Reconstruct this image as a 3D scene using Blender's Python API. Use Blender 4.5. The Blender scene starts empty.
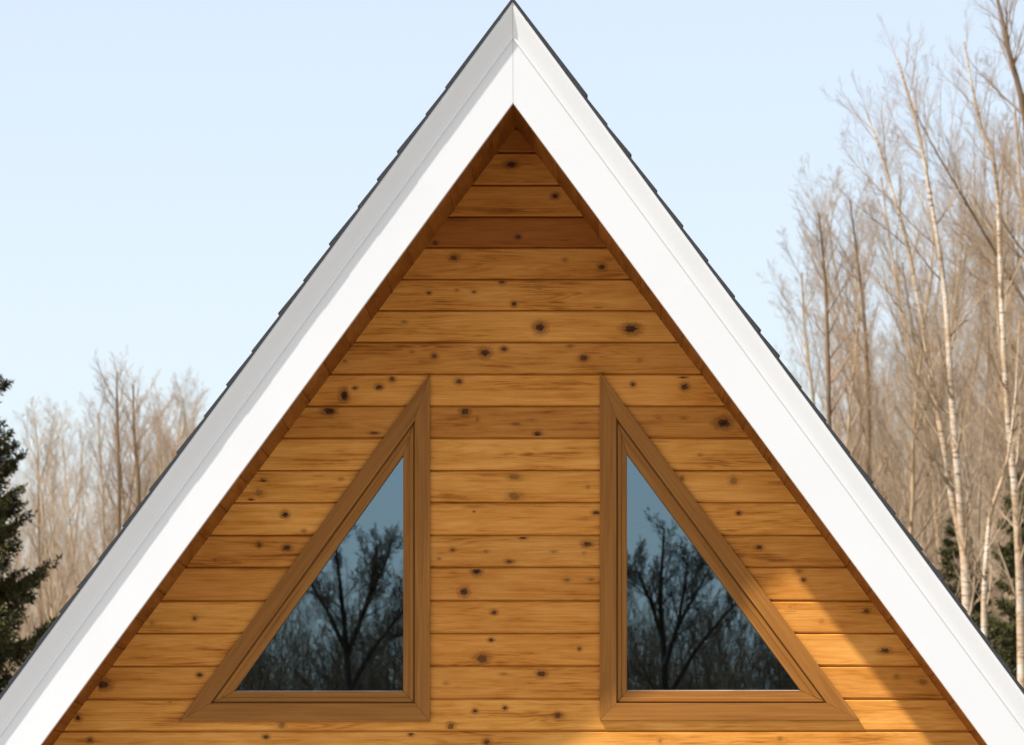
import bpy, math, random
import numpy as np
from mathutils import Vector

C = bpy.context.scene
col = C.collection
R = math.radians

# ------------------------------------------------------------------ camera, sky, sun, exposure
F = 5017.6                       # focal length in pixels
CAMX, CAMY, CAMZ = 0.415, -22.4, 1.6
VX, VY = 609.0, 902.0            # principal point in the picture
cd = bpy.data.cameras.new('camera'); cam = bpy.data.objects.new('camera', cd); col.objects.link(cam)
cam.location = (CAMX, CAMY, CAMZ); cam.rotation_euler = (R(90), 0, 0)
cd.sensor_width = 36.0; cd.lens = F / 1024 * 36
cd.shift_x = -(VX - 512) / 1024; cd.shift_y = (VY - 372.5) / 1024
cd.clip_end = 2000
cd.dof.use_dof = True; cd.dof.focus_distance = 22.0; cd.dof.aperture_fstop = 10.5
C.camera = cam
C.render.resolution_x = 1024; C.render.resolution_y = 745

SUNV = Vector((-1.237, -0.7, 1.987)).normalized()          # towards the sun
W = bpy.data.worlds.new('World'); C.world = W; W.use_nodes = True
wt = W.node_tree
bg = wt.nodes['Background']; sky = wt.nodes.new('ShaderNodeTexSky')
sky.sky_type = 'NISHITA'; sky.sun_disc = False
sky.sun_elevation = math.asin(SUNV.z); sky.sun_rotation = math.atan2(SUNV.x, SUNV.y)
sky.altitude = 0; sky.air_density = 1.0; sky.dust_density = 1.6; sky.ozone_density = 1.6
hz = wt.nodes.new('ShaderNodeMix'); hz.data_type = 'RGBA'; hz.inputs[0].default_value = .45      # thin bright veil of high cloud
hz.inputs[7].default_value = (4.05, 3.95, 3.95, 1)
wt.links.new(sky.outputs[0], hz.inputs[6]); wt.links.new(hz.outputs[2], bg.inputs[0]); bg.inputs[1].default_value = 0.110
sd = bpy.data.lights.new('sun', 'SUN'); so = bpy.data.objects.new('sun', sd); col.objects.link(so)
sd.energy = 4.2; sd.angle = R(0.9); sd.color = (1.0, 0.965, 0.91)
so.rotation_euler = SUNV.to_track_quat('Z', 'Y').to_euler()
C.view_settings.view_transform = 'Standard'; C.view_settings.look = 'None'
C.view_settings.gamma = 1; C.view_settings.exposure = 1.06
C.view_settings.use_curve_mapping = False
C.render.engine = 'CYCLES'
C.cycles.max_bounces = 8

# ------------------------------------------------------------------ helpers
def tag(o, label=None, cat=None, group=None, kind=None):
    if label: o['label'] = label
    if cat: o['category'] = cat
    if group: o['group'] = group
    if kind: o['kind'] = kind
    return o

def empty(name, loc=(0, 0, 0)):
    o = bpy.data.objects.new(name, None); col.objects.link(o); o.location = loc
    o.empty_display_size = .1
    return o

def mesh_obj(name, verts, faces, mat, parent=None, smooth=False, loc=(0, 0, 0)):
    me = bpy.data.meshes.new(name)
    me.from_pydata([tuple(v) for v in verts], [], faces); me.update()
    if smooth: me.polygons.foreach_set('use_smooth', [True] * len(me.polygons))
    me.materials.append(mat)
    o = bpy.data.objects.new(name, me); col.objects.link(o); o.location = loc
    if parent: o.parent = parent
    return o

class MB:
    """collects faces of one mesh, with an id and a knot coordinate for each vertex"""
    def __init__(s): s.v = []; s.f = []; s.b = []; s.k = []
    def quad(s, pts, bid=0.0, kn=None, kd=0.0):
        n = len(s.v); s.v += [tuple(p) for p in pts]; s.f.append(tuple(range(n, n + len(pts))))
        s.b += [bid] * len(pts)
        s.k += [(a[0], a[1], kd) for a in kn] if kn else [(9.0, 9.0, 0.0)] * len(pts)
    def prism(s, poly_a, poly_b, bid=0.0, kf=None):
        """closed solid between two matching polygons"""
        n = len(poly_a)
        def q(pts): s.quad(pts, bid, [kf(p) for p in pts] if kf else None)
        q(poly_a); q(poly_b[::-1])
        for i in range(n):
            j = (i + 1) % n
            q([poly_a[j], poly_a[i], poly_b[i], poly_b[j]])
    def build(s, name, mat, parent=None, bevel=0, smooth=False):
        o = mesh_obj(name, s.v, s.f, mat, parent)
        me = o.data
        a = me.attributes.new('bid', 'FLOAT', 'POINT'); a.data.foreach_set('value', s.b)
        a = me.attributes.new('knot', 'FLOAT_VECTOR', 'POINT')
        a.data.foreach_set('vector', [c for k in s.k for c in k])
        import bmesh
        bm = bmesh.new(); bm.from_mesh(me)
        if not any(k[2] for k in s.k):
            bmesh.ops.remove_doubles(bm, verts=bm.verts, dist=1e-5) if bevel else None
            bmesh.ops.recalc_face_normals(bm, faces=bm.faces) if bevel else None
        bm.to_mesh(me); bm.free()
        if bevel:
            m = o.modifiers.new('bevel', 'BEVEL'); m.width = bevel; m.segments = 2; m.limit_method = 'ANGLE'; m.angle_limit = R(35)
        return o

# node helpers
class NT:
    def __init__(s, name):
        s.m = bpy.data.materials.new(name); s.m.use_nodes = True; s.t = s.m.node_tree
        s.bsdf = s.t.nodes['Principled BSDF']; s.out = s.t.nodes['Material Output']
    def n(s, typ, **kw):
        x = s.t.nodes.new(typ)
        for k, v in kw.items(): setattr(x, k, v)
        return x
    def l(s, a, b): s.t.links.new(a, b)
    def put(s, sock, v):
        if hasattr(v, 'is_output') or isinstance(v, bpy.types.NodeSocket): s.l(v, sock)
        else: sock.default_value = v
    def math(s, op, a, b=0.0, c=None, clamp=False):
        x = s.n('ShaderNodeMath', operation=op, use_clamp=clamp)
        s.put(x.inputs[0], a); s.put(x.inputs[1], b)
        if c is not None: s.put(x.inputs[2], c)
        return x.outputs[0]
    def vmath(s, op, a, b=(0, 0, 0)):
        x = s.n('ShaderNodeVectorMath', operation=op); s.put(x.inputs[0], a); s.put(x.inputs[1], b)
        return x.outputs[0]
    def noise(s, vec, scale, detail=4, rough=.55, dist=0.0):
        x = s.n('ShaderNodeTexNoise'); s.put(x.inputs['Vector'], vec)
        x.inputs['Scale'].default_value = scale; x.inputs['Detail'].default_value = detail
        x.inputs['Roughness'].default_value = rough; x.inputs['Distortion'].default_value = dist
        return x.outputs[0]
    def ramp(s, fac, stops):
        x = s.n('ShaderNodeValToRGB'); cr = x.color_ramp
        while len(cr.elements) > 1: cr.elements.remove(cr.elements[0])
        for i, (p, c) in enumerate(stops):
            e = cr.elements[0] if i == 0 else cr.elements.new(p)
            e.position = p; e.color = (c if len(c) == 4 else (*c, 1)) if hasattr(c, '__len__') else (c, c, c, 1)
        s.l(fac, x.inputs[0]); return x.outputs[0]
    def mix(s, fac, a, b, mode='MIX'):
        x = s.n('ShaderNodeMix', data_type='RGBA', blend_type=mode)
        s.put(x.inputs[0], fac)
        for i, v in ((6, a), (7, b)):
            if isinstance(v, tuple): v = (*v, 1) if len(v) == 3 else v
            s.put(x.inputs[i], v)
        return x.outputs[2]
    def maprange(s, v, a, b, c, d, smooth=True):
        x = s.n('ShaderNodeMapRange', interpolation_type='SMOOTHSTEP' if smooth else 'LINEAR')
        s.put(x.inputs[0], v)
        for i, q in enumerate((a, b, c, d)): x.inputs[i + 1].default_value = q
        return x.outputs[0]
    def bump(s, h, strength, dist):
        x = s.n('ShaderNodeBump'); x.inputs['Strength'].default_value = strength
        x.inputs['Distance'].default_value = dist; s.l(h, x.inputs['Height']); s.l(x.outputs[0], s.bsdf.inputs['Normal'])

def wood_mat(name, light, mid, dark, axis='X', rough=.5, tint=1.0, knots=True):
    """knotty pine boards, the grain along one axis; 'bid' shifts the grain from board to board"""
    M = NT(name)
    tc = M.n('ShaderNodeTexCoord').outputs['Object']
    bid = M.n('ShaderNodeAttribute', attribute_name='bid').outputs['Fac']
    kn = M.n('ShaderNodeAttribute', attribute_name='knot').outputs['Vector']
    sp = M.n('ShaderNodeSeparateXYZ'); M.l(tc, sp.inputs[0])
    ks = M.n('ShaderNodeSeparateXYZ'); M.l(kn, ks.inputs[0])
    if axis == 'X': lng, acr, oth = sp.outputs[0], sp.outputs[2], sp.outputs[1]
    else: lng, acr, oth = sp.outputs[1], sp.outputs[2], sp.outputs[0]
    r2 = M.math('ADD', M.math('MULTIPLY', ks.outputs[0], ks.outputs[0]), M.math('MULTIPLY', ks.outputs[1], ks.outputs[1]))
    fall = M.math('EXPONENT', M.math('MULTIPLY', r2, -4.5))
    edge = M.maprange(M.math('SQRT', r2), .7, 1.0, 1.0, 0.0)
    warp = M.math('MULTIPLY', M.math('MULTIPLY', M.math('MULTIPLY', ks.outputs[1], fall), edge), -.030)
    acr2 = M.math('ADD', acr, warp)
    off = M.math('MULTIPLY', bid, 7.31)
    cb = M.n('ShaderNodeCombineXYZ')
    M.l(M.math('ADD', M.math('MULTIPLY', lng, 1.0), off), cb.inputs[0])
    M.l(M.math('ADD', M.math('MULTIPLY', acr2, 15.0), off), cb.inputs[1])
    M.l(M.math('ADD', M.math('MULTIPLY', oth, 6.0), off), cb.inputs[2])
    v = cb.outputs[0]
    big = M.noise(v, 1.1, 2, .5, .4)
    rings = M.math('SINE', M.math('MULTIPLY', big, 70.0))
    rings = M.maprange(rings, -1, 1, 0, 1)
    cf = M.n('ShaderNodeCombineXYZ')
    M.l(M.math('ADD', M.math('MULTIPLY', lng, 3.5), off), cf.inputs[0]); M.l(M.math('MULTIPLY', acr2, 190.0), cf.inputs[1]); M.l(off, cf.inputs[2])
    fine = M.noise(cf.outputs[0], 1.0, 5, .65)
    cs = M.n('ShaderNodeCombineXYZ')
    M.l(M.math('ADD', M.math('MULTIPLY', lng, 1.6), off), cs.inputs[0]); M.l(M.math('MULTIPLY', acr2, 42.0), cs.inputs[1]); M.l(off, cs.inputs[2])
    streak = M.noise(cs.outputs[0], 1.0, 3, .6, .5)
    patch = M.noise(M.vmath('MULTIPLY', v, (1, .35, 1)), 2.3, 5, .65)
    f = M.math('ADD', M.math('MULTIPLY', rings, .10), M.math('MULTIPLY', fine, .34))
    f = M.math('ADD', f, M.math('MULTIPLY', streak, .48)); f = M.math('ADD', f, M.math('MULTIPLY', patch, .95)); f = M.math('SUBTRACT', f, .20)
    c = M.ramp(f, [(.46, dark), (.66, mid), (.93, light)])
    wn = M.n('ShaderNodeTexWhiteNoise', noise_dimensions='1D'); M.l(bid, wn.inputs['W'])
    w = wn.outputs['Value']
    c = M.mix(M.math('MULTIPLY', w, .95), c, M.mix(1.0, c, (.76, .64, .52), 'MULTIPLY'))
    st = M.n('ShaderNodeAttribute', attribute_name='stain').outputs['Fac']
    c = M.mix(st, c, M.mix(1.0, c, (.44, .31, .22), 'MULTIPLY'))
    # knots
    nz = M.noise(M.vmath('ADD', M.vmath('MULTIPLY', kn, (1.6, 1.6, 9.0)), tc), 2.6, 3, .6)
    rr = M.math('ADD', M.math('SQRT', r2), M.math('MULTIPLY', M.math('SUBTRACT', nz, .5), .62))
    core = M.maprange(rr, .25, .37, 1, 0); halo = M.maprange(rr, .28, .92, 1, 0)
    kd = ks.outputs[2]
    c = M.mix(M.math('MULTIPLY', halo, M.math('MULTIPLY', kd, .62), clamp=True), c, (.105, .032, .006))
    kcol = M.mix(M.maprange(nz, .35, .65, 0, 1), (.10, .034, .009), (.018, .009, .005))
    c = M.mix(M.math('MULTIPLY', core, kd, clamp=True), c, kcol)
    M.l(c, M.bsdf.inputs['Base Color'])
    M.put(M.bsdf.inputs['Roughness'], M.maprange(fine, .3, .7, rough - .06, rough + .12))
    M.bsdf.inputs['Specular IOR Level'].default_value = .12
    h = M.math('ADD', M.math('MULTIPLY', fine, .5), M.math('ADD', M.math('MULTIPLY', streak, .5), M.math('MULTIPLY', M.math('MULTIPLY', core, kd), -.4)))
    M.bump(h, .35, .002)
    return M.m

pine = wood_mat('knotty_pine', (.80, .395, .094), (.63, .27, .046), (.29, .092, .011))
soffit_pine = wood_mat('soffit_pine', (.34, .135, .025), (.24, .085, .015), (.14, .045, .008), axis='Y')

def trim_mat():
    M = NT('stained_trim')
    tc = M.n('ShaderNodeTexCoord').outputs['Object']
    kn = M.n('ShaderNodeAttribute', attribute_name='knot').outputs['Vector']
    b0 = M.n('ShaderNodeAttribute', attribute_name='bid').outputs['Fac']
    cb = M.n('ShaderNodeCombineXYZ'); M.l(M.math('MULTIPLY', b0, 5.3), cb.inputs[2])
    lc = M.vmath('ADD', M.vmath('MULTIPLY', kn, (2.2, 75, 0)), cb.outputs[0])
    a = M.noise(lc, 1.0, 5, .6, .4); b = M.noise(M.vmath('MULTIPLY', lc, (1.5, 4, 1)), 1.0, 4, .65)
    c = M.ramp(a, [(.3, (.25, .096, .016)), (.7, (.40, .172, .034))])
    c = M.mix(M.math('MULTIPLY', b, .45), c, (.16, .06, .014))
    bid = M.n('ShaderNodeAttribute', attribute_name='bid').outputs['Fac']
    wn = M.n('ShaderNodeTexWhiteNoise', noise_dimensions='1D'); M.l(bid, wn.inputs['W'])
    c = M.mix(M.math('MULTIPLY', wn.outputs['Value'], .6), c, M.mix(1.0, c, (.80, .76, .70), 'MULTIPLY'))
    M.l(c, M.bsdf.inputs['Base Color']); M.bsdf.inputs['Roughness'].default_value = .5; M.bsdf.inputs['Specular IOR Level'].default_value = .15
    M.bump(b, .25, .001); return M.m
trim = trim_mat()

def white_mat():
    M = NT('white_paint')
    tc = M.n('ShaderNodeTexCoord').outputs['Object']
    a = M.noise(tc, 2.3, 5, .6); b = M.noise(M.vmath('MULTIPLY', tc, (1, 1, 1)), 90, 4, .6); d = M.noise(tc, 22, 6, .7)
    c = M.mix(M.maprange(a, .35, .75, 0, 1), (.70, .70, .70), (.675, .682, .682))
    c = M.mix(M.math('MULTIPLY', M.maprange(d, .60, .80, 0, 1), .20), c, (.62, .60, .55))
    M.l(c, M.bsdf.inputs['Base Color']); M.bsdf.inputs['Roughness'].default_value = .55
    M.bump(b, .25, .0015); return M.m
white = white_mat()

def shingle_mat():
    M = NT('asphalt_shingle')
    tc = M.n('ShaderNodeTexCoord').outputs['Object']
    a = M.noise(tc, 420, 2, .6); b = M.noise(tc, 6, 4, .6)
    c = M.ramp(a, [(.35, (.012, .013, .015)), (.6, (.05, .053, .058)), (.75, (.16, .17, .19))])
    c = M.mix(M.math('MULTIPLY', b, .5), c, (.03, .03, .032))
    M.l(c, M.bsdf.inputs['Base Color']); M.bsdf.inputs['Roughness'].default_value = .9
    M.bump(a, .6, .003); return M.m
shingle = shingle_mat()

def plain(name, colr, rough=.8, nscale=8, var=.3, stretch=(1, 1, 1), bump=0):
    M = NT(name)
    tc = M.vmath('MULTIPLY', M.n('ShaderNodeTexCoord').outputs['Object'], stretch)
    a = M.noise(tc, nscale, 4, .6)
    d = tuple(x * (1 - var) for x in colr); l = tuple(min(1, x * (1 + var)) for x in colr)
    M.l(M.ramp(a, [(.3, d), (.7, l)]), M.bsdf.inputs['Base Color'])
    M.bsdf.inputs['Roughness'].default_value = rough
    M.bsdf.inputs['Specular IOR Level'].default_value = .25
    if bump: M.bump(a, .5, bump)
    return M.m
dark_room = plain('interior_darkness', (.03, .026, .022))  # near-black: the darkness of the unlit room is put into the colour
log_wall = plain('side_wall_stain', (.33, .15, .04), .6, 5, .25, (1, 1, 14))

def glass_mat():
    M = NT('window_glass')
    t = M.n('ShaderNodeBsdfTransparent'); t.inputs[0].default_value = (.25, .27, .27, 1)
    g = M.n('ShaderNodeBsdfGlossy'); g.inputs['Roughness'].default_value = .0; g.inputs['Color'].default_value = (.54, .80, 1.0, 1)
    lw = M.n('ShaderNodeFresnel'); lw.inputs['IOR'].default_value = 1.5
    f = M.math('ADD', M.math('MULTIPLY', lw.outputs[0], .8), .235)
    tc = M.n('ShaderNodeTexCoord').outputs['Object']
    nz = M.noise(tc, 1.3, 1, .5)
    b = M.n('ShaderNodeBump'); b.inputs['Strength'].default_value = .004; b.inputs['Distance'].default_value = .01
    M.l(nz, b.inputs['Height']); M.l(b.outputs[0], g.inputs['Normal'])
    mx = M.n('ShaderNodeMixShader'); M.l(f, mx.inputs[0]); M.l(t.outputs[0], mx.inputs[1]); M.l(g.outputs[0], mx.inputs[2])
    M.l(mx.outputs[0], M.out.inputs[0]); return M.m
glass = glass_mat()

# ------------------------------------------------------------------ ground
def ground_mat():
    M = NT('winter_grass')
    tc = M.n('ShaderNodeTexCoord').outputs['Object']
    a = M.noise(tc, .25, 6, .65); b = M.noise(tc, 14, 5, .7)
    c = M.mix(M.maprange(a, .35, .65, 0, 1), (.15, .13, .055), (.26, .20, .11))
    c = M.mix(b, c, (.05, .045, .02)); M.l(c, M.bsdf.inputs['Base Color']); M.bsdf.inputs['Roughness'].default_value = .95
    M.bump(b, .8, .05); return M.m
g = mesh_obj('ground', [(-900, -900, 0), (900, -900, 0), (900, 900, 0), (-900, 900, 0)], [(0, 1, 2, 3)], ground_mat())
tag(g, kind='structure')
gp = []
for k in range(40):
    a = k / 40 * 6.283; rr_ = 1 + .08 * math.sin(3 * a + 1) + .05 * math.sin(7 * a)
    gp.append((9.5 * rr_ * math.cos(a) - 1, -10.5 + 10.2 * rr_ * math.sin(a), .004))
gr = mesh_obj('bounce_yard', gp, [tuple(range(40))], plain('pale_bounce', (.34, .32, .285), .9, 30, .35, bump=.02))  # unseen pale yard, added to bounce sunlight up onto the gable
tag(gr, kind='structure')

# ------------------------------------------------------------------ the cabin
SL = 1.335                     # roof pitch (rise over run)
ZA = 5.06                      # soffit apex
ZB = 0.35                      # lower end of the roof
DEPTH = 8.5
HN = math.hypot(SL, 1)
NR = Vector((SL / HN, 0, 1 / HN))       # outward normal of the right roof slope
def wx(px): return CAMX + (px - VX) / 224.0
def wz(py): return CAMZ + (VY - py) / 224.0
def half(z): return (ZA - z) / SL
def over(z): return 0.7 - 0.098 * (ZA - z)        # the overhang is deepest at the peak

cabin = empty('cabin', (0, 0, 0))
tag(cabin, 'wooden A-frame cabin with white rake boards and two triangular windows in its knotty pine gable', 'house')

# windows: outer casing triangle, casing inner, glass (picture measurements turned into metres on the wall)
WINS = [dict(side=-1, xo=wx(430.2), zo=wz(721.8), out=(wx(179), wz(721.8)), top=(wx(430.2), wz(374.2)),
             xi=wx(415.0), zi=wz(703.4), inn=wx(210.6), topi=wz(420.5), xg=wx(403.2), zg=wz(691.3), gl=wx(234.0), topg=wz(455.0)),
        dict(side=1, xo=wx(599.8), zo=wz(720.4), out=(wx(859.5), wz(720.4)), top=(wx(599.8), wz(372.5)),
             xi=wx(616.3), zi=wz(703.4), inn=wx(827.0), topi=wz(418.0), xg=wx(627.0), zg=wz(690.6), gl=wx(800.8), topg=wz(454.0))]
def tri(x0, z0, xc, zt): return [(x0, z0), (xc, z0), (x0, zt)]     # right angle, far corner, top
for w in WINS:
    w['T0'] = tri(w['xo'], w['zo'], w['out'][0], w['top'][1])
    w['T1'] = tri(w['xi'], w['zi'], w['inn'], w['topi'])
    w['T2'] = tri(w['xg'], w['zg'], w['gl'], w['topg'])
    # wall hole a little outside the casing's inner edge
    a, b, c = w['T1']; s = w['side']
    w['H'] = [(a[0] - s * .02, a[1] - .02), (b[0] + s * .055, b[1] - .02), (a[0] - s * .02, c[1] + .10)]

def hole_span(w, z):
    (x0, z0), (xc, _), (_, zt) = w['H']
    if z <= z0 or z >= zt: return None
    x = xc + (x0 - xc) * (z - z0) / (zt - z0)
    return (min(x0, x), max(x0, x))

def spans(z):
    out = []; x = -half(z)
    hs = [h for h in (hole_span(w, z) for w in WINS) if h]
    for h in hs: out.append((x, h[0])); x = h[1]
    out.append((x, half(z))); return out

# board joints, measured from the photo's wall
JY = [121, 152.5, 185, 216.5, 247.5, 279, 310.4, 341.9, 373.9, 405.8, 437.9, 470.4, 502.5, 535, 567, 600.7, 633.2, 666, 699, 731]
JZ = [wz(y) for y in JY]
while JZ[-1] > .15: JZ.append(JZ[-1] - .1445)
mb = MB(); G = .0085; BV = .0070
def board_id(i, k): return i + .37 if i <= 8 or i >= 18 else i + .37 * (1 + k)
events = sorted([w['H'][0][1] for w in WINS] + [w['H'][2][1] for w in WINS])
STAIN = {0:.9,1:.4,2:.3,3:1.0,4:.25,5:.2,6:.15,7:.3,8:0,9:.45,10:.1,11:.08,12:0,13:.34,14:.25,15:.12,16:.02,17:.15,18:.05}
stain = []
for i in range(len(JZ) - 1):
    zt, zb = min(JZ[i], ZA - .004), JZ[i + 1]
    zs = [zb, zb + .0014, zb + .0014 + BV, zt - BV - .0014, zt - .0014, zt]
    dep = {zs[0]: G + .016, zs[1]: G, zs[2]: 0, zs[3]: 0, zs[4]: G, zs[5]: G + .016}
    lv = sorted(set(zs + [e for e in events if zb < e < zt]))
    def dp(z):
        for a, b in zip(zs, zs[1:]):
            if a <= z <= b: return dep[a] + (dep[b] - dep[a]) * (z - a) / (b - a)
    lay = random.Random(i).uniform(-.0006, .0006)
    for a, b in zip(lv, lv[1:]):
        sa, sb = spans(a + 1e-5), spans(b - 1e-5)
        for (l0, r0), (l1, r1) in zip(sa, sb):
            mb.quad([(l0, dp(a) + lay, a), (r0, dp(a) + lay, a), (r1, dp(b) + lay, b), (l1, dp(b) + lay, b)], board_id(i, [x[0] for x in sa].index(l0)))
            stain += [STAIN.get(i, .15)] * 4
# knots: (picture x, picture y, half width px, half height px, strength)
KN = [(511.4, 164.5, 7, 4, 1), (555, 196, 4.5, 3.5, 1), (518, 237, 4, 3, .9), (454, 257.6, 5, 3.5, .9), (565, 260, 4, 3, .5), (602, 267, 4.5, 3.5, .95),
      (502, 281, 4, 3.5, .95), (429, 293, 3, 2, .8), (474, 292, 3, 2, .7), (457, 290, 2.5, 1.8, .6), (539, 288, 5, 3, .4), (514, 304, 3.5, 3, .95),
      (540, 327.5, 6.5, 6, 1), (631, 329, 9, 5.5, 1), (434, 356, 4, 3.6, .75), (485, 353, 6, 5, .9), (504, 349, 4.5, 3, .8), (584, 358, 5, 4, .85),
      (570, 346, 5, 2.5, .4), (459, 381.5, 4.5, 3.5, .8), (392, 379, 3.5, 3.5, .8), (633, 384.4, 3.2, 3, .85), (435, 243, 3, 3, .8), (598, 308, 5, 2, .5),
      (344, 395.6, 5, 7.5, 1), (355, 388, 3, 2.2, .8), (379, 387, 4.5, 3.2, .95), (329, 411, 7.5, 5, 1), (374, 433, 6, 2, .8), (381, 435, 3, 2.2, .85),
      (263, 482, 4, 3.6, 1), (259, 492, 6, 5, .5), (251, 500, 3.5, 2, .9), (341, 479, 4.5, 3, .4), (285, 514.6, 4.5, 3.8, 1), (304, 531, 3.5, 2.6, .6),
      (259, 545, 3.3, 3.3, .7), (287, 548, 5.2, 3.8, 1), (194.6, 618.5, 3, 2.6, .8), (199.6, 675, 4, 2.8, .95), (282, 725, 4.5, 5, .65), (266, 737, 4, 3, .85),
      (411, 734, 3.3, 2.5, .9), (152, 623, 4, 3.5, .45), (102.6, 684.7, 9, 5.5, 1), (78, 718, 4, 3.6, .95), (90, 740, 3.5, 3, .8), (683.6, 378.8, 5, 3, 1),
      (684.7, 387, 5, 4.2, .9), (693, 393, 2.8, 2.5, .8), (723.5, 423, 9, 6, 1), (658, 418, 4, 2.6, .4), (684, 418, 4.5, 2.5, .4), (682, 478, 3.5, 3.5, .65),
      (733.7, 481, 5.5, 4.5, .65), (596, 512.7, 4.5, 2.8, .9), (738.6, 513, 3.2, 2.6, .9), (759, 547.5, 4.5, 2.8, .95), (822, 621.7, 4, 3.5, .3), (866.4, 611, 4, 3, .8),
      (803.5, 580, 3.5, 3, .7), (799, 571, 5, 2.5, .6), (885, 650.5, 7, 3.5, .8), (896.7, 676.5, 4, 3.4, .5), (923, 682, 6, 4, .6), (465, 411.6, 5.5, 4.5, 1),
      (475.8, 419.5, 4, 3, .6), (537.4, 434, 4.5, 3.8, .95), (516.6, 424, 6, 2, .5), (532, 420, 6, 2, .4), (514, 476.6, 8, 4, .65), (521, 484, 6, 3, .4), (588, 487, 2.5, 2, .5),
      (514, 496.5, 8, 5.5, .65), (474, 511.6, 2, 1.3, .7), (523, 537.5, 4.5, 2.2, .95), (587, 544, 6, 3.5, .9), (578.5, 542, 5, 2.8, .7), (452.5, 550, 3, 2.2, .7),
      (486, 551.6, 3, 2, .5), (512, 546, 6, 6, .4), (509, 561.6, 5, 2.6, .75), (439, 558.6, 3, 2, .6), (554, 551.6, 4.5, 2.5, .5), (584, 553, 3, 2, .4), (476.6, 571.5, 5.5, 4, 1),
      (464, 592, 5.5, 5, .95), (567, 580, 5, 3, .65), (591, 579.4, 4, 2, .6), (494, 612.5, 4, 3, .9), (491, 640, 3.4, 2.2, .95), (579.5, 648.8, 2.6, 2.6, .7),
      (482, 659, 8, 6, .75), (491, 657, 5, 5, .55), (541.6, 673.8, 5.6, 4, .9), (475, 711, 3.2, 2.6, .9), (505, 708, 3.2, 3, .8), (558, 715.6, 4.8, 4.2, .75),
      (450.8, 726.5, 4.5, 4.5, .7), (486.6, 742, 4.5, 4, .8), (446, 683, 4, 2.5, .35), (503, 674, 5, 2, .4), (660, 741, 3, 3, .5), (780, 739, 3, 2.5, .5), (215, 560, 3, 2, .4),
      (236, 645, 3, 2, .4), (700, 455, 3, 2, .4), (790, 607, 2.5, 2, .3), (170, 702, 3.5, 2, .4), (345, 361, 3, 2, .6), (640, 360, 4, 2.6, .5), (404, 322, 4, 2.5, .5), (412, 352, 3, 2, .5)]
used = []
for q, (px, py, hx, hy, kd) in enumerate(KN):
    cx, cz = wx(px), wz(py); hx *= .86; hy *= .86
    if kd < .66: kd *= .7
    i = max(k for k in range(len(JZ)) if JZ[k] > cz)
    lo, hi = JZ[i + 1] + .0014 + BV, JZ[i] - BV - .0014
    ex, ez = hx * 2.35 / 224, hy * 2.35 / 224
    z0, z1 = max(cz - ez, lo), min(cz + ez, hi)
    x0, x1 = cx - ex, cx + ex
    sp_ = [s for s in spans((z0 + z1) / 2) if s[0] - .01 <= cx <= s[1] + .01]
    if sp_: x0, x1 = max(x0, sp_[0][0]), min(x1, sp_[0][1])
    lim = half(z0); x0, x1 = max(x0, -lim), min(x1, lim)
    if x1 - x0 < .004 or z1 - z0 < .004: continue
    lay = random.Random(i).uniform(-.0006, .0006)
    Y = lay - .00025 - (q % 11) * .00007
    if any(b[0] == i and abs(b[1] - cx) < (b[2] + ex) * .55 and abs(b[3] - cz) < (b[4] + ez) * .55 for b in used): continue
    used.append((i, cx, ex, cz, ez))
    sa = spans((z0 + z1) / 2)
    hit = [s for s in sa if s[0] - .02 <= cx <= s[1] + .02]
    bid = board_id(i, sa.index(hit[0]) if hit else 0)
    pts = [(x0, Y, z0), (x1, Y, z0), (x1, Y, z1), (x0, Y, z1)]
    mb.quad(pts, bid, [((p[0] - cx) / ex, (p[2] - cz) / ez) for p in pts], min(kd, 1) + 1e-4)
    stain += [STAIN.get(i, .15)] * 4
wall = mb.build('gable_wall', pine, cabin)
at = wall.data.attributes.new('stain', 'FLOAT', 'POINT'); at.data.foreach_set('value', stain)

# inner lining behind the boards, with the same window openings
mb = MB()
lv = sorted([0, ZA] + events)
for a, b in zip(lv, lv[1:]):
    for (l0, r0), (l1, r1) in zip(spans(a + 1e-5), spans(b - 1e-5)):
        mb.prism([(l0, .03, a), (r0, .03, a), (r1, .03, b), (l1, .03, b)], [(l0, .14, a), (r0, .14, a), (r1, .14, b), (l1, .14, b)])
mb.build('wall_lining', dark_room, cabin)
mb = MB()
mb.quad([(-half(0), DEPTH, 0), (half(0), DEPTH, 0), (0, DEPTH, ZA)]); mb.quad([(-half(0), DEPTH - .1, 0), (half(0), DEPTH - .1, 0), (0, DEPTH - .1, ZA)])
mb.build('back_wall', log_wall, cabin)
mb = MB(); mb.prism([(-half(.02), .2, .02), (half(.02), .2, .02), (half(.02), DEPTH - .15, .02), (-half(.02), DEPTH - .15, .02)],
                    [(-half(.02), .2, .08), (half(.02), .2, .08), (half(.02), DEPTH - .15, .08), (-half(.02), DEPTH - .15, .08)])
mb.build('floor', dark_room, cabin)

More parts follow.
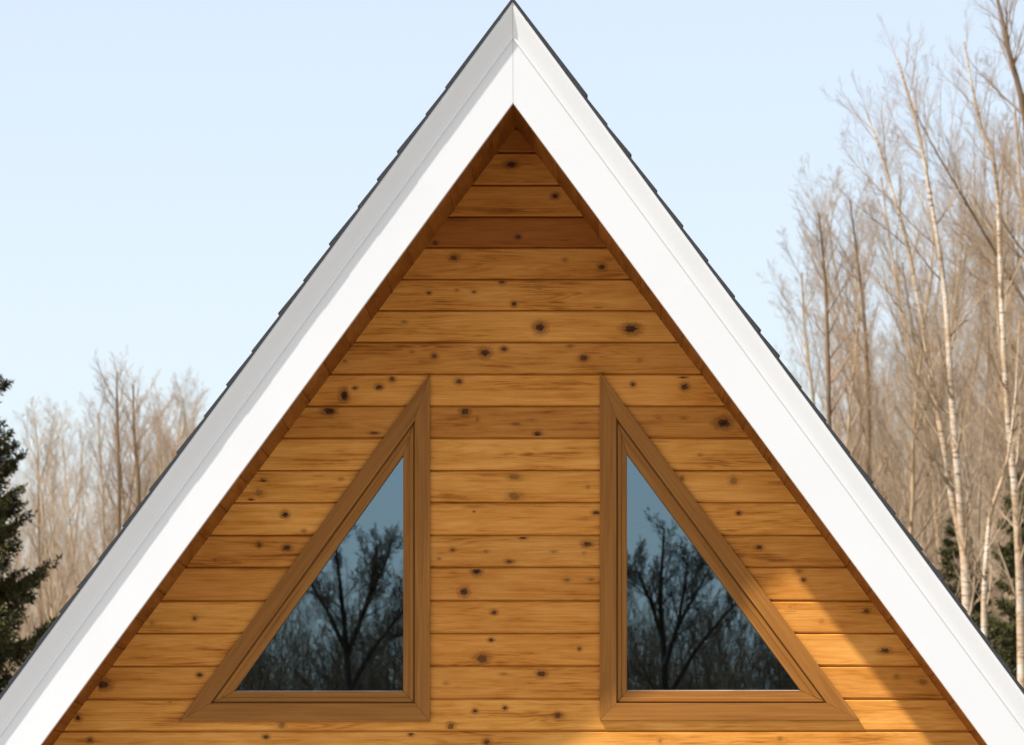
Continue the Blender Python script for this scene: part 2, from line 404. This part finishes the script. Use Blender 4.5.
# soffit / ceiling: boards running front to back on the underside of each slope
for s in (-1, 1):
    mb = MB(); L = (ZA - ZB) * HN / SL; step = .1535; n = int(L / step) + 1
    dn = Vector((s / HN, 0, -SL / HN)); nin = Vector((-s * SL / HN, 0, -1 / HN))
    for i in range(n):
        u0, u1 = i * step, min((i + 1) * step, L)
        pr = [(u0, .005), (u0 + .001, .004), (u0 + .005, 0), (u1 - .005, 0), (u1 - .001, .004), (u1, .005)]
        if i == 0: pr = pr[2:]; pr[0] = (0, 0)
        for (ua, da), (ub, db) in zip(pr, pr[1:]):
            A = Vector((0, 0, ZA)) + dn * ua - nin * da; B = Vector((0, 0, ZA)) + dn * ub - nin * db
            q = [(A.x, -over(A.z) + .004, A.z), (A.x, .02, A.z), (B.x, .02, B.z), (B.x, -over(B.z) + .004, B.z)]
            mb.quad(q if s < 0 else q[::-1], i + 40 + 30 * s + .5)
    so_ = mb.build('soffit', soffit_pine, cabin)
    so_['label'] = 'left soffit boards' if s < 0 else 'right soffit boards, sunlit at the bottom'
    # roof deck: solid slab above the soffit
    mb = MB(); T0, T1 = .012, .228
    def P(u, d, y): v = Vector((0, 0, ZA)) + dn * u - nin * d; return (v.x, y, v.z)
    # apex offset so that the slabs mitre on x=0
    def PM(top, d, y, u=None):
        if top: return (0, y, ZA + d * HN)
        return P(u, d, y)
    zl = ZA - L * SL / HN
    a = [PM(1, T0, -over(ZA) + .03), PM(0, T0, -over(zl) + .03, L), PM(0, T1, -over(zl) + .03, L), PM(1, T1, -over(ZA) + .03)]
    b = [(p[0], DEPTH + .4, p[2]) for p in a]
    mb.prism(a, b); mb.build('roof_deck', dark_room, cabin)
    # rake board (main board) with the crown moulding as a sub-part
    WD = .253; CR = .0925
    def ring(z_top, u, pts):
        """cross-section points (w = distance from the soffit line outwards, d = how far proud) at the slope position"""
        out = []
        for w_, d_ in pts:
            if u is None: x, z = s * .0006, ZA + w_ * HN
            else: q = P(u, w_, 0); x, z = q[0], q[2]
            out.append((x, -over(z) - d_, z))
        return out
    mbp = [(-.002, -.012), (-.002, .0), (.0, .0015), (.165, .0015), (.166, -.012)]
    bd = [(-.003, -.030), (-.003, -.001), (-.001, .001), (WD - CR + .004, .001), (WD - CR + .004, -.030)]
    A_, B_ = ring(0, None, bd), ring(0, L, bd)
    mb = MB(); mb.prism(A_, B_); rb = mb.build('rake_board', white, cabin, bevel=.0)
    rb['label'] = 'left white rake board, its upper strip in shade' if s < 0 else 'right white rake board in full sun'
    e = WD - CR
    cr = [(e, -.020), (e, .0060), (e + .002, .0078), (e + .008, .0078), (e + .0105, .0060), (e + .0125, .0045), (e + .028, .0080), (e + .045, .0140),
          (e + .060, .0200), (e + .072, .0248), (e + .078, .0268), (e + .081, .0275), (WD, .0275), (WD, -.020)]
    A_, B_ = ring(0, None, cr), ring(0, L, cr)
    mb = MB(); mb.prism(A_, B_); cm = mb.build('crown_moulding', white, rb)
    # shingles: tapered courses, butts down the slope
    mb = MB(); ex = .186; rnd = random.Random(5 + s); k = 0; u = -.02
    while u < L + .02:
        e2 = ex * rnd.uniform(.70, 1.12)
        th = .011 * rnd.uniform(.7, 1.3); fr = rnd.uniform(-.0006, .0006)
        ua, ub = max(u, 0), u + e2
        def SH(uu, d): 
            q = P(uu, d, 0)
            return (q[0], q[2])
        base = WD - .001
        top_d = base + .012; but_d = base + .009 + th
        if u <= 0: pa, pb = (0, ZA + base * HN), (0, ZA + (base + .012) * HN)
        else: pa, pb = SH(ua, base), SH(ua - .01, top_d - .001)
        zc = lambda uu: ZA - uu * SL / HN
        sec = [(pa, ua), (pb, ua), (SH(ub, but_d), ub), (SH(ub - .004, base), ub)]
        a = [(p[0], -over(p[1]) - .0305 + fr, p[1]) for p, uu in sec]; b = [(p[0], DEPTH + .45, p[1]) for p, uu in sec]
        mb.prism(a, b, k); u += e2; k += 1
    sh = mb.build('shingle_roof', shingle, cabin)

# ridge cap
mb = MB()
zt = ZA + (.253 - .001) * HN
for k in range(30):
    y0 = -.762 + k * .31; y1 = y0 + .33
    if y1 > DEPTH + .4: break
    w_ = .10; h = .006 + .0
    for s in (-1, 1):
        a = [(0, y0, zt + .010), (s * w_ * .6, y0, zt + .010 - w_ * .6 * SL), (s * w_ * .6, y0, zt - .002 - w_ * .6 * SL), (0, y0, zt - .002)]
        b = [(p[0], y1, p[2] - .004) for p in a]
        mb.prism(a, b, k)
mb.build('ridge_cap', shingle, cabin)

# windows
def frame_rings(T_out, T_in, y_front, y_back, mb):
    """three mitred pieces with a hairline joint at each corner; the grain runs along each piece"""
    for i in range(3):
        j = (i + 1) % 3
        dx, dz = T_out[j][0] - T_out[i][0], T_out[j][1] - T_out[i][1]; L_ = math.hypot(dx, dz); dx /= L_; dz /= L_
        g_ = .0004
        a = [(T_out[i][0] + dx * g_, y_front, T_out[i][1] + dz * g_), (T_out[j][0] - dx * g_, y_front, T_out[j][1] - dz * g_),
             (T_in[j][0] - dx * g_, y_front, T_in[j][1] - dz * g_), (T_in[i][0] + dx * g_, y_front, T_in[i][1] + dz * g_)]
        b = [(p[0], y_back, p[2]) for p in a]
        mb.prism(a, b, i + 3.3 * T_out[0][0], lambda p: (p[0] * dx + p[2] * dz, -p[0] * dz + p[2] * dx + p[1]))
def lerpT(Ta, Tb, f): return [(a[0] + (b[0] - a[0]) * f, a[1] + (b[1] - a[1]) * f) for a, b in zip(Ta, Tb)]
for w in WINS:
    root = empty('window', (0, 0, 0)); root.parent = cabin
    root['label'] = 'left triangular window, in shade' if w['side'] < 0 else 'right triangular window, its lower corner in sun'
    T0, T1, T2 = w['T0'], w['T1'], w['T2']
    mb = MB()
    frame_rings(T0, T1, -.017, .028, mb)
    cs = mb.build('casing', trim, root, bevel=.0012)
    Ta = lerpT(T1, T2, .02); Tb = lerpT(T1, T2, .55); Tc = lerpT(T1, T2, .50)
    mb = MB(); frame_rings(lerpT(T1, T2, -.25), lerpT(T1, T2, .30), .0045, .060, mb)
    frame_rings(lerpT(T1, T2, .11), T2, .0005, .058, mb)
    sash = mb.build('sash', trim, root, bevel=.002)
    mb = MB(); frame_rings(lerpT(T1, T2, .115), lerpT(T1, T2, .46), -.006, .0002, mb)
    mb.build('sash_bead', trim, sash, bevel=.003)
    Tg = lerpT(T2, T1, .25)
    mb = MB(); mb.quad([(p[0], .030, p[1]) for p in Tg]) if w['side'] > 0 else mb.quad([(p[0], .030, p[1]) for p in Tg[::-1]])
    mb.build('pane', glass, root)
    # light spacer line at the foot of the glass
    mb = MB(); a, b = T2[0], T2[1]
    z = a[1]; x0, x1 = sorted((a[0], b[0])); x0 += .004; x1 -= .004
    mb.prism([(x0, .020, z - .002), (x1, .020, z - .002), (x1, .020, z + .0035), (x0, .020, z + .0035)],
             [(x0, .0285, z - .002), (x1, .0285, z - .002), (x1, .0285, z + .0035), (x0, .0285, z + .0035)])
    mb.build('spacer', plain('spacer_metal', (.45, .47, .5), .4), sash)

# ------------------------------------------------------------------ trees
def tubes(paths, sides=3):
    """paths: list of (points Nx3, radii N) -> verts, faces arrays"""
    by = {}
    for P_, r in paths: by.setdefault(len(P_), []).append((P_, r))
    V = []; Fc = []; n0 = 0
    ang = np.arange(sides) * 2 * math.pi / sides; ca, sa = np.cos(ang), np.sin(ang)
    for m, L in by.items():
        P_ = np.array([p for p, _ in L], float); r = np.array([r for _, r in L], float)
        d = np.gradient(P_, axis=1); d /= np.linalg.norm(d, axis=2)[..., None] + 1e-9
        ref = np.where((np.abs(d[:, :1, 1:2]) < .9), np.array([.3, 1, .1]), np.array([1., 0, 0]))
        a = np.cross(d, np.broadcast_to(ref, d.shape)); a /= np.linalg.norm(a, axis=2)[..., None] + 1e-9
        b = np.cross(d, a)
        rings = P_[:, :, None, :] + r[:, :, None, None] * (a[:, :, None, :] * ca[None, None, :, None] + b[:, :, None, :] * sa[None, None, :, None])
        V.append(rings.reshape(-1, 3))
        base = (np.arange(len(L)) * m * sides)[:, None, None]
        i = (np.arange(m - 1) * sides)[None, :, None]; k = np.arange(sides)[None, None, :]; k2 = (k + 1) % sides
        q = np.stack([base + i + k, base + i + k2, base + i + sides + k2, base + i + sides + k], -1).reshape(-1, 4) + n0
        Fc.append(q); n0 += len(L) * m * sides
    return np.concatenate(V), np.concatenate(Fc)

def quad_mesh(name, V, Q, mat, smooth=False):
    me = bpy.data.meshes.new(name)
    me.vertices.add(len(V)); me.vertices.foreach_set('co', np.ascontiguousarray(V, dtype=np.float32).ravel())
    k = Q.shape[1]
    me.loops.add(Q.size); me.loops.foreach_set('vertex_index', np.ascontiguousarray(Q, dtype=np.int32).ravel())
    me.polygons.add(len(Q)); me.polygons.foreach_set('loop_start', np.arange(0, Q.size, k, dtype=np.int32))
    try: me.polygons.foreach_set('loop_total', np.full(len(Q), k, dtype=np.int32))
    except Exception: pass
    me.update(calc_edges=True); me.validate()
    if smooth: me.polygons.foreach_set('use_smooth', [True] * len(me.polygons))
    me.materials.append(mat); return me

def unit(v): return v / (np.linalg.norm(v) + 1e-9)
RM = 1.0
def grow(rs, p, d, length, r, lvl, spec, out):
    """recursive bare branching; spec[lvl] = (segments, wobble, up pull, children, child angle, child length factor, start)"""
    seg, wob, up, nch, ang, lf, st = spec[lvl]
    pts = [p.copy()]; rad = [r]; dirs = [d.copy()]
    for i in range(seg):
        d = unit(d + rs.normal(0, wob, 3) + np.array([0, 0, up]))
        p = p + d * length / seg; pts.append(p.copy()); dirs.append(d.copy())
        rad.append(max(r * (1 - .82 * (i + 1) / seg), .0010 * RM))
    out[lvl].append((pts, rad))
    if lvl + 1 >= len(spec): return
    for c in range(nch):
        t = st + (1 - st) * ((c + rs.uniform(0, 1)) / nch); f = t * seg; i = min(int(f), seg - 1); fr = f - i
        q = pts[i] * (1 - fr) + pts[i + 1] * fr; dd = dirs[i + 1]
        ax = unit(np.cross(dd, rs.normal(0, 1, 3))); a = ang * rs.uniform(.7, 1.3)
        cdv = unit(dd * math.cos(a) + ax * math.sin(a))
        cl = length * lf * rs.uniform(.6, 1.2) * (1.15 - .75 * t)
        rr = (rad[i] * (1 - fr) + rad[i + 1] * fr) * rs.uniform(.42, .62)
        grow(rs, q, cdv, cl, max(rr, .0014 * RM), lvl + 1, spec, out)

def bark_mat(name, base, dark, sc=6, stretch=(1, 1, .25)):
    M = NT(name); tc = M.n('ShaderNodeTexCoord').outputs['Object']
    a = M.noise(M.vmath('MULTIPLY', tc, stretch), sc, 5, .65)
    M.l(M.ramp(a, [(.35, dark), (.6, base)]), M.bsdf.inputs['Base Color']); M.bsdf.inputs['Roughness'].default_value = .9
    M.bsdf.inputs['Specular IOR Level'].default_value = .15
    return M.m
tan_bark = bark_mat('tan_bark', (.48, .34, .20), (.32, .21, .11))
tan_twig = bark_mat('tan_twig', (.40, .295, .195), (.29, .205, .13))
brown_bark = bark_mat('brown_bark', (.21, .135, .075), (.11, .07, .04))
brown_twig = bark_mat('brown_twig', (.33, .23, .145), (.23, .15, .09))
def birch_mat():
    M = NT('birch_bark'); tc = M.n('ShaderNodeTexCoord').outputs['Object']
    a = M.noise(M.vmath('MULTIPLY', tc, (1, 1, 4)), 7, 4, .7); b = M.noise(tc, 1.3, 3, .6)
    c = M.ramp(a, [(.38, (.10, .06, .03)), (.46, (.55, .44, .32)), (.7, (.72, .66, .58))])
    c = M.mix(M.maprange(b, .35, .62, 0, .7), c, (.34, .20, .09))
    M.l(c, M.bsdf.inputs['Base Color']); M.bsdf.inputs['Roughness'].default_value = .8
    M.bsdf.inputs['Specular IOR Level'].default_value = .2; return M.m
birch_bark = birch_mat()
grey_bark = bark_mat('grey_brown_bark', (.075, .055, .038), (.035, .025, .018))
grey_twig = bark_mat('grey_brown_twig', (.16, .105, .06), (.09, .055, .03))

def bare_proto(seed, H, r, spec, trunk_dir=(0, 0, 1)):
    rs = np.random.RandomState(seed); out = [[] for _ in spec]
    grow(rs, np.zeros(3), unit(np.array(trunk_dir, float)), H, r, 0, spec, out)
    return out
def merge(parts):
    Vs, Qs, n = [], [], 0
    for V, Q in parts: Vs.append(V); Qs.append(Q + n); n += len(V)
    return np.concatenate(Vs), np.concatenate(Qs)
def proto_meshes(name, out, mt, mc, trunk_lv=1):
    tv = merge([tubes(o, 7) for o in out[:trunk_lv]])
    cv = merge([tubes(o, 3 if i + trunk_lv > 1 else 4) for i, o in enumerate(out[trunk_lv:]) if o])
    return quad_mesh('trunk', *tv, mt, True), quad_mesh('crown', *cv, mc)

def place_tree(name, pm, x, y, sc, rz, label, cat, group=None, sz=None):
    root = empty(name, (x, y, 0)); tag(root, label, cat, group)
    for nm, me in zip(('trunk', 'crown'), pm):
        o = bpy.data.objects.new(nm, me); col.objects.link(o); o.parent = root
        o.scale = (sc, sc, sz or sc); o.rotation_euler = (0, 0, rz)
    return root

#            seg wob  up   nch ang  lf   start
SAP = [(14, .035, .03, 34, .50, .24, .16), (6, .06, .12, 9, .50, .50, .15), (4, .10, .08, 8, .60, .55, .12), (3, .14, .05, 3, .6, .6, .2), (2, .15, .03, 0, 0, 0, 0)]
protos = []; PH = []; RM = 1.0
for k in range(5):
    sp = [list(a) for a in SAP]; sp[0][3] = [34, 28, 40, 30, 36][k]; sp[0][4] = [.45, .55, .38, .5, .6][k]
    out = bare_proto(11 + k, 10.0, [.055, .065, .05, .07, .06][k], sp)
    PH.append(max(p[2] for lv in out for pts, _ in lv for p in pts))
    protos.append(proto_meshes('bare', out, (tan_bark, brown_bark)[k % 2], (tan_twig, brown_twig)[k % 2]))

def at(px, py, d):
    """world point seen at picture position (px, py), at distance d in front of the camera"""
    d = d * 1.4
    return np.array([CAMX + (px - VX) * d / F, CAMY + d, CAMZ + (VY - py) * d / F])

rnd = random.Random(3)
def thicket(pxs, tops, dr, label, group, jitter=25):
    n = 0
    for px, ty in zip(pxs, tops):
        d = rnd.uniform(*dr); p = at(px, ty + rnd.uniform(-jitter, jitter), d)
        k = rnd.randrange(5); sc = max(p[2], 3) / PH[k]
        place_tree('bare_tree', protos[k], p[0], p[1], sc * rnd.uniform(.9, 1.1), rnd.uniform(0, 6.28), label, 'tree', group, sz=sc)
# right thicket
pr = []; tp = []
for i in range(34):
    px = 796 + i * 9
    top = np.interp(px, [760, 790, 830, 870, 920, 970, 1024, 1100], [320, 285, 240, 185, 130, 85, 20, 0])
    pr.append(px + rnd.uniform(-5, 5)); tp.append(top + rnd.choice([0, 10, 50, 100, 170]))
thicket(pr, tp, (52, 82), 'bare leafless tree in the brown thicket right of the roof', 'bare trees in the thicket right of the roof')
pr = [30 + i * 9 for i in range(22)]
tp = [float(np.interp(p, [0, 60, 130, 215], [412, 398, 368, 376])) + rnd.choice([0, 0, 15, 40, 70]) for p in pr]
thicket(pr, tp, (55, 80), 'bare leafless tree between the spruce and the left roof edge', 'bare trees left of the roof', 12)

# the two-stemmed birch and its neighbours, on measured lines
def stem_tree(name, label, d, stems, mt, mc, seed, group=None, nb=26, blen=1.6, spec=None, at=at):
    rs = np.random.RandomState(seed)
    base = None; tr = []; out = [[] for _ in range(5)]
    for (line, r0, r1) in stems:
        P_ = np.array([at(x, y, d) for x, y in line])
        # densify
        t = np.linspace(0, 1, len(P_)); tt = np.linspace(0, 1, len(P_) * 4)
        P2 = np.stack([np.interp(tt, t, P_[:, i]) for i in range(3)], 1)
        P2[:, 1] += np.cumsum(rs.normal(0, .02, len(P2)))
        for _ in range(2): P2[1:-1] = (P2[:-2] + P2[1:-1] * 2 + P2[2:]) / 4
        rad = r0 + (r1 - r0) * tt
        if base is None: base = np.array([P2[0][0], P2[0][1], 0.0])
        tr.append((P2 - base, rad))
        sp = spec or [(6, .06, .07, 9, .5, .45, .12), (4, .1, .06, 7, .55, .5, .12), (3, .13, .04, 0, 0, 0, 0)]
        for c in range(nb):
            f = .22 + .78 * (c + rs.uniform(0, 1)) / nb; i = min(int(f * (len(P2) - 1)), len(P2) - 2)
            dd = unit(P2[i + 1] - P2[i]); ax = unit(np.cross(dd, rs.normal(0, 1, 3))); a = rs.uniform(.45, .85)
            grow(rs, P2[i] - base, unit(dd * math.cos(a) + ax * math.sin(a)), blen * rs.uniform(.6, 1.2) * (1.25 - .8 * f), rad[i] * .42, 0, sp, out)
    root = empty(name, tuple(base)); tag(root, label, 'tree', group)
    m1 = quad_mesh('trunk', *tubes(tr, 8), mt, True); m2 = quad_mesh('crown', *merge([tubes(o, 3) for o in out if o]), mc)
    for nm, me in (('trunk', m1), ('crown', m2)):
        o = bpy.data.objects.new(nm, me); col.objects.link(o); o.parent = root

stem_tree('birch', 'pale two-stemmed birch forking low, just right of the roof slope', 46,
          [([(975, 920), (972, 800), (969, 700), (966, 610), (964, 561), (960, 507), (955, 452), (950.6, 397), (945, 296), (938, 249), (930, 205), (919, 137), (905, 90), (896, 60)], .075, .012),
           ([(963, 550), (957, 520), (952, 501), (946.5, 466), (938, 419), (931.5, 381), (922, 320), (908, 246), (896, 203), (883, 159), (874, 131), (867, 112)], .050, .010)],
          birch_bark, tan_twig, 41, nb=26)
stem_tree('birch', 'tall pale birch near the right edge, its top bending left', 48,
          [([(1024, 930), (1023, 760), (1022, 660), (1020, 572), (1015, 493), (1009.5, 438), (1005, 386), (1000, 282), (998, 205), (993, 159), (982, 137), (971, 90), (963, 45)], .068, .012)],
          birch_bark, tan_twig, 42, nb=32)
stem_tree('birch', 'slim pale birch stem between the two taller birches', 44,
          [([(983, 920), (984, 700), (984, 600), (986, 561), (990, 512), (1002, 480), (1009, 455), (1016, 400), (1020, 320)], .045, .010)],
          birch_bark, tan_twig, 43, nb=16, blen=1.1)
stem_tree('bare_tree', 'tall dark bare tree at the upper right corner leaning left', 50,
          [([(1075, 920), (1070, 700), (1060, 500), (1045, 300), (1034, 180), (1022, 100), (1009, 55), (998, 5), (990, -40)], .09, .012),
           ([(1052, 380), (1030, 310), (1008, 275), (985, 235), (958, 190), (935, 150), (915, 110)], .03, .008)],
          brown_bark, brown_twig, 44, nb=34, blen=2.0)
stem_tree('bare_tree', 'thin straight brown tree closest to the right roof slope', 52,
          [([(832, 920), (830, 600), (829, 402), (826, 296), (822, 250), (818, 215)], .05, .010)], brown_bark, brown_twig, 45, nb=34, blen=1.4)
stem_tree('bare_tree', 'thin brown tree standing between the roof slope and the birches', 54,
          [([(873, 920), (871, 600), (868.5, 391), (864, 309), (857.6, 255), (850, 200)], .05, .010)], brown_bark, brown_twig, 46, nb=34, blen=1.4)
stem_tree('bare_tree', 'bare tree left of the roof with the darkest trunk', 56,
          [([(116, 930), (118, 700), (119, 540), (119, 470), (117, 420), (117, 372)], .055, .010)], brown_bark, brown_twig, 47, nb=30, blen=1.3)
stem_tree('bare_tree', 'bare tree nearest the left roof edge', 58,
          [([(142, 930), (141, 640), (139, 490), (134, 430), (133, 385)], .06, .012)], brown_bark, brown_twig, 48, nb=28, blen=1.3)

# a far-off belt of brush and saplings behind the single trees: nobody could count it
def brush(name, n, region, hr, mats, seed, slender=.012):
    rs = np.random.RandomState(seed); out = [[] for _ in range(4)]
    sp = [(6, .06, .03, 9, .5, .32, .12), (4, .1, .08, 6, .55, .5, .1), (3, .12, .05, 3, .5, .6, .1), (2, .1, 0, 0, 0, 0, 0)]
    for k in range(n):
        x, y, hs = region(rs)
        grow(rs, np.array([x, y, 0.]), unit(np.array([rs.normal(0, .1), rs.normal(0, .1), 1])), hs * rs.uniform(*hr), rs.uniform(.02, .05), 0, sp, out)
    me = quad_mesh(name, *merge([tubes(o, 3) for o in out]), mats)
    o = bpy.data.objects.new(name, me); col.objects.link(o); tag(o, kind='stuff'); return o
def reg_right(rs):
    px = rs.uniform(740, 1120); d = rs.uniform(55, 90); t = np.interp(px, [740, 850, 1024], [470, 350, 290])
    p = at(px, t, d); return p[0], p[1], p[2]
def reg_left(rs):
    px = rs.uniform(-60, 260); d = rs.uniform(60, 90); p = at(px, 480, d); return p[0], p[1], p[2]
RM = 1.3
b = brush('distant_brush', 330, reg_right, (.6, 1.1), tan_twig, 61); b['label'] = 'tan bare brush filling in behind the birches on the right'; b['category'] = 'brush'
b = brush('distant_brush', 380, reg_left, (.6, 1.05), tan_twig, 62); b['label'] = 'tan bare brush filling in behind the trees on the left'; b['category'] = 'brush'

# evergreens
def needle_mat(name, a, b):
    M = NT(name); tc = M.n('ShaderNodeTexCoord').outputs['Object']
    f = M.noise(tc, 3.2, 4, .7)
    M.l(M.ramp(f, [(.35, a), (.68, b)]), M.bsdf.inputs['Base Color']); M.bsdf.inputs['Roughness'].default_value = .7
    M.bsdf.inputs['Specular IOR Level'].default_value = .2
    return M.m
def spruce_meshes(seed, H, rb, mat, whorl=.20, needle=.07):
    rs = np.random.RandomState(seed); br = []; NV = []
    z = .35
    while z < H - .1:
        f = 1 - z / H; n = rs.randint(5, 8); R0 = rb * (f ** .85) + .06
        for k in range(n):
            a = rs.uniform(0, 6.283); L = R0 * rs.uniform(.62, 1.12); m = 7
            t = np.linspace(0, 1, m)
            rr = L * t; zz = z + L * (-.32 * t + .42 * t ** 3) * (.6 + .8 * f) + .25 * L * (1 - f) * t
            a2 = a + np.cumsum(rs.normal(0, .03, m))
            P_ = np.stack([rr * np.cos(a2), rr * np.sin(a2), zz], 1); br.append((P_, .018 * f * (1 - t) + .004))
            # side sprays with needles
            ns = int(48 * L) + 8
            for j in range(ns):
                tt = rs.uniform(.18, 1.0); i = min(int(tt * (m - 1)), m - 2); fr = tt * (m - 1) - i
                q = P_[i] * (1 - fr) + P_[i + 1] * fr; dd = unit(P_[i + 1] - P_[i])
                side = unit(np.cross(dd, [0, 0, 1])) * rs.choice([-1, 1])
                sl = L * .34 * (1.15 - tt) * rs.uniform(.5, 1.2) + .07
                sdv = unit(dd * .9 + side * rs.uniform(.3, 1.0) + np.array([0, 0, rs.uniform(-.35, .12)]))
                nn = int(sl / .014) + 2
                c = np.linspace(0, 1, nn)[:, None] * sdv * sl + q
                c[:, 2] -= (np.linspace(0, 1, nn) ** 2) * sl * .22
                dv = rs.normal(0, 1, (nn, 3)); dv = dv - (dv @ sdv)[:, None] * sdv * .5 + sdv * .7; dv /= np.linalg.norm(dv, axis=1)[:, None]
                w = np.cross(dv, rs.normal(0, 1, (nn, 3))); w /= np.linalg.norm(w, axis=1)[:, None] + 1e-9
                ln = needle * rs.uniform(.6, 1.3, (nn, 1)); ww = .011
                NV.append(np.stack([c, c + dv * ln * .5 + w * ww, c + dv * ln, c + dv * ln * .5 - w * ww], 1))
        z += whorl * rs.uniform(.7, 1.15) * (.55 + .6 * f)
    NV = np.concatenate(NV); Q = np.arange(len(NV) * 4).reshape(-1, 4)
    t = np.linspace(0, 1, 12)
    tv = tubes([(np.stack([0 * t, 0 * t, t * H], 1), .11 * (H / 9) * (1 - t) + .006)] , 8)
    b2 = tubes(br, 3)
    return quad_mesh('trunk', *merge([tv, b2]), brown_bark, True), quad_mesh('crown', NV.reshape(-1, 3), Q, mat)
nd1 = needle_mat('spruce_needles', (.014, .016, .005), (.11, .095, .026))
nd2 = needle_mat('pine_needles', (.030, .032, .010), (.105, .095, .030))
sp1 = spruce_meshes(71, 8.7, 2.35, nd1)
p = at(-56, 500, 38)
place_tree('spruce', sp1, p[0], p[1], .97, .4, 'dark green spruce with drooping layered branches at the left edge', 'tree')
sp2 = spruce_meshes(72, 9.0, 1.9, nd2, whorl=.34, needle=.09)
for i, (px, ty, d, lab) in enumerate([(905, 545, 51, 'low evergreen half hidden behind the forked birch and the roof slope'),
                                 (958, 515, 52, 'mid-height evergreen directly behind the forked birch'),
                                 (1020, 470, 50, 'tallest evergreen behind the birches, at the right edge')]):
    p = at(px, ty, d); place_tree('evergreen_tree', sp2, p[0], p[1], p[2] / 9, i * 1.9, lab, 'tree', 'evergreens behind the birches')

# trees across the clearing behind the photographer, which the panes mirror
OAK = [(10, .06, .04, 19, .70, .60, .25), (8, .10, .05, 11, .60, .52, .15), (6, .13, .05, 9, .65, .52, .15), (4, .15, .04, 6, .65, .55, .12), (3, .16, .02, 0, 0, 0, 0)]
def mir(px, d): return CAMX + (px - VX) * d * 1.4 / F        # 1.4 d = distance from the mirrored camera
oaks = [proto_meshes('oak', bare_proto(s, 6.2, .15, OAK), grey_bark, grey_twig) for s in (81, 84)]
def at_mirror(px, py, d): return np.array([mir(px, d), -(d * 1.4 - 22.4), CAMZ + (VY - py) * d * 1.4 / F])
FINE = [(7, .07, .05, 10, .6, .5, .12), (5, .11, .05, 7, .6, .52, .12), (4, .14, .04, 5, .6, .55, .12), (2, .15, 0, 0, 0, 0, 0)]
RM = 1.5
stem_tree('bare_tree', 'spreading many-limbed bare tree mirrored in the left window', 50,
          [([(352, 1005), (351, 800), (349, 700), (346, 640), (342, 600), (337, 560), (335, 525)], .07, .010),
           ([(347, 655), (360, 620), (372, 590), (384, 566), (391, 545)], .040, .008),
           ([(350, 690), (372, 650), (395, 620), (418, 592)], .036, .008),
           ([(346, 650), (328, 612), (312, 585), (300, 568)], .036, .008),
           ([(360, 620), (371, 590), (374, 566), (377, 543)], .030, .008)], grey_bark, grey_twig, 91, nb=17, blen=.72, spec=FINE, at=at_mirror)
stem_tree('bare_tree', 'upright forked bare tree mirrored in the right window', 50,
          [([(668, 1005), (667, 800), (666, 700), (663, 640), (660, 600), (661, 575), (663, 550), (664, 527)], .07, .010),
           ([(665, 665), (678, 625), (698, 590), (714, 560)], .040, .008),
           ([(663, 640), (651, 602), (642, 582), (634, 562)], .036, .008),
           ([(667, 700), (695, 650), (727, 612), (755, 585)], .036, .008),
           ([(678, 625), (684, 590), (686, 570), (689, 552)], .028, .008)], grey_bark, grey_twig, 92, nb=17, blen=.72, spec=FINE, at=at_mirror)
RM = 1.5
for (px, ty, d, k, rz, lab) in [(470, 575, 58, 1, 4.0, 'bare tree standing between the two mirrored ones'),
                                (410, 590, 60, 1, 5.1, 'lower bare tree mirrored at the right side of the left window'),
                                (770, 635, 60, 0, 1.1, 'bare tree mirrored low in the right window')]:
    h = CAMZ + (VY - ty) * d * 1.4 / F
    place_tree('bare_tree', oaks[k], mir(px, d), -(d * 1.4 - 22.4), h / 7.6, rz, lab, 'tree')
def reg_front(rs):
    d = rs.uniform(58, 95); px = rs.uniform(120, 920); h = CAMZ + (VY - 632) * d * 1.4 / F
    return mir(px, d), -(d * 1.4 - 22.4), h
RM = 3.8
b = brush('mirrored_brush', 1700, reg_front, (.55, 1.1), grey_twig, 63); b['label'] = 'dark bare brush mirrored in the lower half of both windows'; b['category'] = 'brush'
